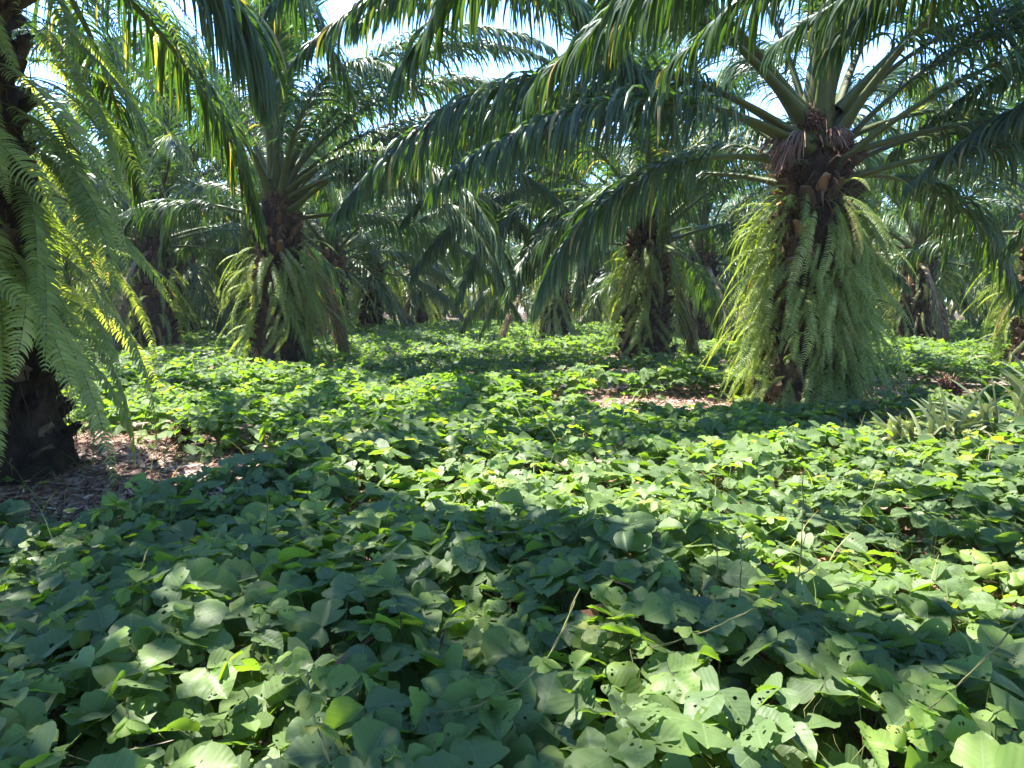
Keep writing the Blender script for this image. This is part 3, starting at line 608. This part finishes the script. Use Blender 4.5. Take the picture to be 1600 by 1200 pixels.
# ------------------------------------------------------------------ leaf litter
def litter(region, n, seed):
    rs = np.random.RandomState(seed); x0, x1, y0, y1 = region; x = rs.uniform(x0, x1, n); y = rs.uniform(y0, y1, n)
    L_ = rs.uniform(.03, .13, n); W = rs.uniform(.008, .03, n); a = rs.rand(n) * 2 * pi; U = np.linspace(-.5, .5, 4)
    V = np.zeros((n, 4, 2, 3)); cz = gz(x, y) + rs.uniform(.004, .035, n); bend = rs.uniform(-.5, .7, n); tl = rs.normal(0, .3, n); rl = rs.normal(0, .5, n)
    for i, u in enumerate(U):
        for j, q in enumerate((-1, 1)):
            w_ = W * (1 - (2 * u) ** 2 * .7) * q * .5; c = L_ * u
            V[:, i, j, 0] = x + c * np.cos(a) - w_ * np.sin(a); V[:, i, j, 1] = y + c * np.sin(a) + w_ * np.cos(a)
            V[:, i, j, 2] = cz + c * tl + w_ * rl + bend * L_ * u * u
    F = (rgrid(4, 2)[None] + (np.arange(n) * 8)[:, None, None]).reshape(-1, 4)
    return V.reshape(-1, 3), F, np.repeat(rs.beta(2, 2.5, n), 8)
A = Acc()
for reg, n, sd_ in (((-6.5, -1, 4.3, 8.6), 9000, 1), ((1, 11.5, 8.5, 13), 9000, 2), ((-4, 4, 1.0, 6), 15000, 3), ((-12, 12, 6, 18), 12000, 4)):
    V, F, t = litter(reg, n, sd_); A.add(V, F, tint=t)
rs = np.random.RandomState(77); n_ = 900; V, F, t = litter((-7, 7, 1.6, 12), n_, 9); cx_ = V[::8, 0]; cy_ = V[::8, 1]
V[:, 2] += np.repeat(cover_h(cx_, cy_) * cover_mask(cx_, cy_) * rs.uniform(.55, 1.02, n_), 8); A.add(V, F, tint=t)
o = obj("leaf_litter", A.mesh("leaf_litter", M_litter)); tag(o, "brown dry leaf litter on the bare sandy soil", "leaf litter", kind="stuff")

# ------------------------------------------------------------------ fallen fronds
def fallen(name, x, y, az, seed, label, L_=4.2, n=60, dead=False, up=.9, s=1., ll=.7, grav=.15, wid=.055, z=.12, pet=.4, e=(4, -3)):
    rs = np.random.RandomState(seed); t, P = frond_path(e[0], e[1], L_, 1., .25, rs)
    lv, lf_, luv, lt = leaflets(P, t, L_, pet, n, ll, wid, grav, rs, 6, lift=up * 2.4, spread=1.6, upright=66 if up > 1 else None)
    lv[:, 2] = np.maximum(lv[:, 2], -z + .02)
    rv, rf, rt = rachis(P, t, L_, pet)
    a = obj(name, mk_mesh(name, rv, rf, M_deadstalk if dead else M_rachis, None, rt), None, (x, y, z), (0, 0, R(az)), (s,) * 3)
    obj("leaflets", mk_mesh("leaflets", lv, lf_, M_dry if dead else M_cut, luv, lt), a)
    tag(a, label, "palm frond", "cut fronds lying on the ground")
fallen("fallen_frond", 7.4, 7.2, 185, 61, "pale green cut frond with upright leaflets at the right edge", L_=4.2, n=95, up=1.5, z=.22, wid=.055, ll=.82, grav=.25)
fallen("fallen_frond", 5.6, 8.5, 6, 62, "dark cut frond lying behind the pale one on the right", L_=3.8, n=90, up=1.4, z=.2, wid=.05, grav=.3, ll=.65)
fallen("fallen_frond", 6.0, 13.6, 8, 63, "dark green cut frond lying beyond the bare patch right of the fern skirted palm", L_=5, n=80, up=.5, grav=.5)
fallen("fallen_frond", 4.9, 12.6, 25, 64, "brown dry frond lying just behind the fern skirted palm", L_=2.6, n=60, dead=True, up=.6, grav=.7, ll=.5)
fallen("fallen_frond", -9.4, 17.0, 10, 65, "dark frond lying at the back left near the trunks", L_=4, n=60, up=.5, grav=.5)

# ------------------------------------------------------------------ husks on the ground
def husk(x, y, s, seed, label):
    o = obj("fallen_fruit_bunch", BUNCH[seed % 2], None, (x, y, s * .17), (.4, .9, seed), (s * 1.1, s, s * .8)); tag(o, label, "fruit bunch", "old fruit bunches on the soil")
husk(6.75, 11.3, .95, 0, "dry brown fruit bunch on bare soil right of the fern skirted palm")
husk(-3.45, 7.6, .6, 1, "small dry brown fruit bunch on bare soil by the left edge palm")

# ------------------------------------------------------------------ vine runners and dead stalks sticking out of the cover
def runner(pts, r, label, seed, name="vine_runner", leaves=3):
    rs = np.random.RandomState(seed); pts = np.array(pts, float); s = np.linspace(0, len(pts) - 1, 26)
    P = np.stack([np.interp(s, range(len(pts)), pts[:, k]) for k in range(3)], 1); kk = np.array([.25, .5, .25])
    for _ in range(6): Q = P.copy(); Q[1:-1] = P[:-2] * .25 + P[1:-1] * .5 + P[2:] * .25; P = Q
    A = Acc(); V, F = tube(P + rs.normal(0, r * .5, P.shape), np.linspace(r, r * .6, 26), 5); A.add(V, F, tint=.55)
    th = s * 9; off = np.stack([np.cos(th), np.sin(th) * .5, np.sin(th)], 1) * r * 1.5; V, F = tube(P + off, r * .5, 4); A.add(V, F, tint=.8)
    o = obj(name, A.mesh(name, M_stem)); tag(o, label, "vine", "bare vine stems over the ground cover")
    if leaves:
        B = Acc()
        for i in range(leaves):
            c = P[rs.randint(8, 26)]; h = rs.rand() * 6.28
            for kd, an in ((0, 0), (1, 1.3), (-1, -1.3)):
                X, UV = leaflet_template(7, 5, seed + kd + 5, kd); q = xf(X[:, [1, 0, 2]], c + [0, 0, .015], h + an, rs.uniform(.04, .07), rs.uniform(.0, .7)); B.add(q, rgrid(7, 5), UV, .85)
        obj("leaves", B.mesh("leaves", M_vine), o)
def gp(px, py, z):
    """point on the height z seen at that place of the photo, used only to survey positions"""
    a = R(6.4); dx = (px - 800) / 1155.; dz = -(py - 600) / 1155.; d = np.array([dx, cos(a) + dz * sin(a), -sin(a) + dz * cos(a)]); k = (z - 1.5) / d[2]; return np.array([0, 0, 1.5]) + d * k
def stem_px(a, lab, r=.0035, seed=0, name="vine_runner", leaves=3): runner([gp(*q) for q in a], r * .62, lab, seed, name, leaves)
stem_px([(905, 920, .52), (870, 1010, .5), (815, 1075, .45), (700, 1120, .36), (560, 1110, .3)], "thick twining runner crossing the lower middle of the foreground", .0045, 1)
stem_px([(1275, 880, .52), (1200, 940, .52), (1110, 985, .48), (1010, 1015, .36)], "straight bare runner slanting across the right half of the foreground", .0045, 2)
stem_px([(235, 850, .55), (215, 900, .5), (185, 950, .42), (160, 985, .3)], "short leaning runner in the left foreground", .004, 3)
stem_px([(1600, 960, .5), (1530, 1040, .52), (1450, 1110, .46), (1380, 1150, .35)], "runner slanting in the bottom right corner", .004, 4)
stem_px([(480, 1050, .5), (490, 1120, .46), (515, 1190, .38)], "pale stem standing at the bottom left of centre", .004, 5)
stem_px([(200, 1090, .5), (199, 1150, .42), (200, 1230, .3)], "pale upright stem with bud leaves at the bottom left", .004, 6)
def stalk(px, top, bot, zt, lab, seed, lean=0.):
    b = gp(px, bot, .25); t = b + np.array([lean, 0, (bot - top) / 1155. * b[1] * 1.03]); m = (b + t) / 2 + [.01, 0, 0]; b[2] = 0
    runner([b, m, t], .0028, lab, seed, "dead_stalk", 0)
stalk(1248, 735, 880, 0, "dark thin dead stalk standing right of centre", 11); stalk(1150, 830, 960, 0, "thin dead stalk left of the dark one", 12, .01)
stalk(1120, 820, 940, 0, "second thin dead stalk left of the dark one", 13, -.02); stalk(755, 640, 700, 0, "thin stalk with seed head in the mid clearing", 14, .03); stalk(410, 760, 850, 0, "thin stalk beside the left bare patch", 15, .04)

# ------------------------------------------------------------------ fine tendrils poking out of the carpet
rs = np.random.RandomState(91); n = 900; y = 1.8 + 9 * rs.rand(n) ** 1.3; x = rs.uniform(-1, 1, n) * (y * .72 + .5); ok = cover_mask(x, y) > .7; x = x[ok]; y = y[ok]; n = len(x)
P = np.stack([x, y, gz(x, y) + cover_h(x, y) * .55], 1); az = rs.rand(n) * 6.28; d = nrm(np.stack([np.cos(az) * .8, np.sin(az) * .8, rs.uniform(.3, 1.6, n)], 1)); ln = rs.uniform(.10, .38, n); V = []
for k in range(9):
    r_ = .0017 * (1 - k / 11); V.append(np.stack([P + np.array([cos(a) * r_, sin(a) * r_, .3 * r_ * sin(2 * a)]) for a in (0, 2.094, 4.189)], 1)); P = P + d * (ln / 8)[:, None]; d = nrm(d + rs.normal(0, .22, (n, 3)) + [0, 0, -.10])
o = obj("tendrils", mk_mesh("tendrils", np.stack(V, 1).reshape(-1, 3), (rgrid(9, 3, wrap=True)[None] + (np.arange(n) * 27)[:, None, None]).reshape(-1, 4), M_stem, None, np.repeat(rs.rand(n), 27)))
tag(o, "fine pale tendrils and stem tips sticking out of the leaf carpet", "tendrils", kind="stuff")

# ------------------------------------------------------------------ dry grass tuft at the right
def grass(name, cx, cy, rx, ry, n, h, seed, m, label):
    rs = np.random.RandomState(seed); x = cx + rs.normal(0, rx, n); y = cy + rs.normal(0, ry, n); L_ = h * rs.uniform(.5, 1.2, n); a = rs.rand(n) * 6.28; K = 5; d = nrm(np.stack([np.cos(a) * .35, np.sin(a) * .35, np.ones(n)], 1)); P = np.stack([x, y, gz(x, y)], 1); V = []
    for k in range(K + 1):
        w_ = .004 * (1 - k / K * .8); V.append(np.stack([P + np.stack([-np.sin(a), np.cos(a), 0 * a], 1) * w_, P - np.stack([-np.sin(a), np.cos(a), 0 * a], 1) * w_], 1)); P = P + d * (L_ / K)[:, None]; d = nrm(d + np.stack([np.cos(a) * .22, np.sin(a) * .22, -.12 + 0 * a], 1) + rs.normal(0, .08, (n, 3)))
    V = np.stack(V, 1).reshape(-1, 3); F = (rgrid(K + 1, 2)[None] + (np.arange(n) * 2 * (K + 1))[:, None, None]).reshape(-1, 4)
    o = obj(name, mk_mesh(name, V, F, m, None, np.repeat(rs.rand(n), 2 * (K + 1)))); tag(o, label, "grass", kind="stuff")
grass("dry_grass", 4.4, 6.3, .8, .5, 700, .5, 71, M_dry, "pale dry grass stems among the leaves at the right edge")
grass("carpet_grass", .5, 5.0, 3.2, 1.9, 900, .5, 74, M_fern, "thin grass blades standing among the creeping leaves")
grass("green_grass", -3.0, 4.6, .7, .2, 250, .25, 72, M_fern, "short green grass by the left bare patch")
grass("green_grass", 6.6, 10.4, 1.4, .4, 500, .3, 73, M_fern, "weedy grass on the bare soil right of the fern skirted palm")

# ------------------------------------------------------------------ faint haze added to lighten the background between the rows
hz = bpy.data.materials.new("haze"); hz.use_nodes = True; hn = hz.node_tree; hn.nodes.clear()
pv = hn.nodes.new("ShaderNodeVolumePrincipled"); pv.inputs["Color"].default_value = (.93, .97, 1, 1); pv.inputs["Density"].default_value = .0006; pv.inputs["Anisotropy"].default_value = .3
ho = hn.nodes.new("ShaderNodeOutputMaterial"); hn.links.new(pv.outputs[0], ho.inputs["Volume"])
b0 = np.array([(x, y, z) for x in (-410, 410) for y in (-210, 410) for z in (-1.2, 16)], float)
o = obj("haze", mk_mesh("haze", b0, np.array([[0, 1, 3, 2], [4, 6, 7, 5], [0, 4, 5, 1], [2, 3, 7, 6], [0, 2, 6, 4], [1, 5, 7, 3]]), hz, smooth=False)); tag(o, "faint haze added to lighten the background between the palm rows", "haze", kind="stuff")
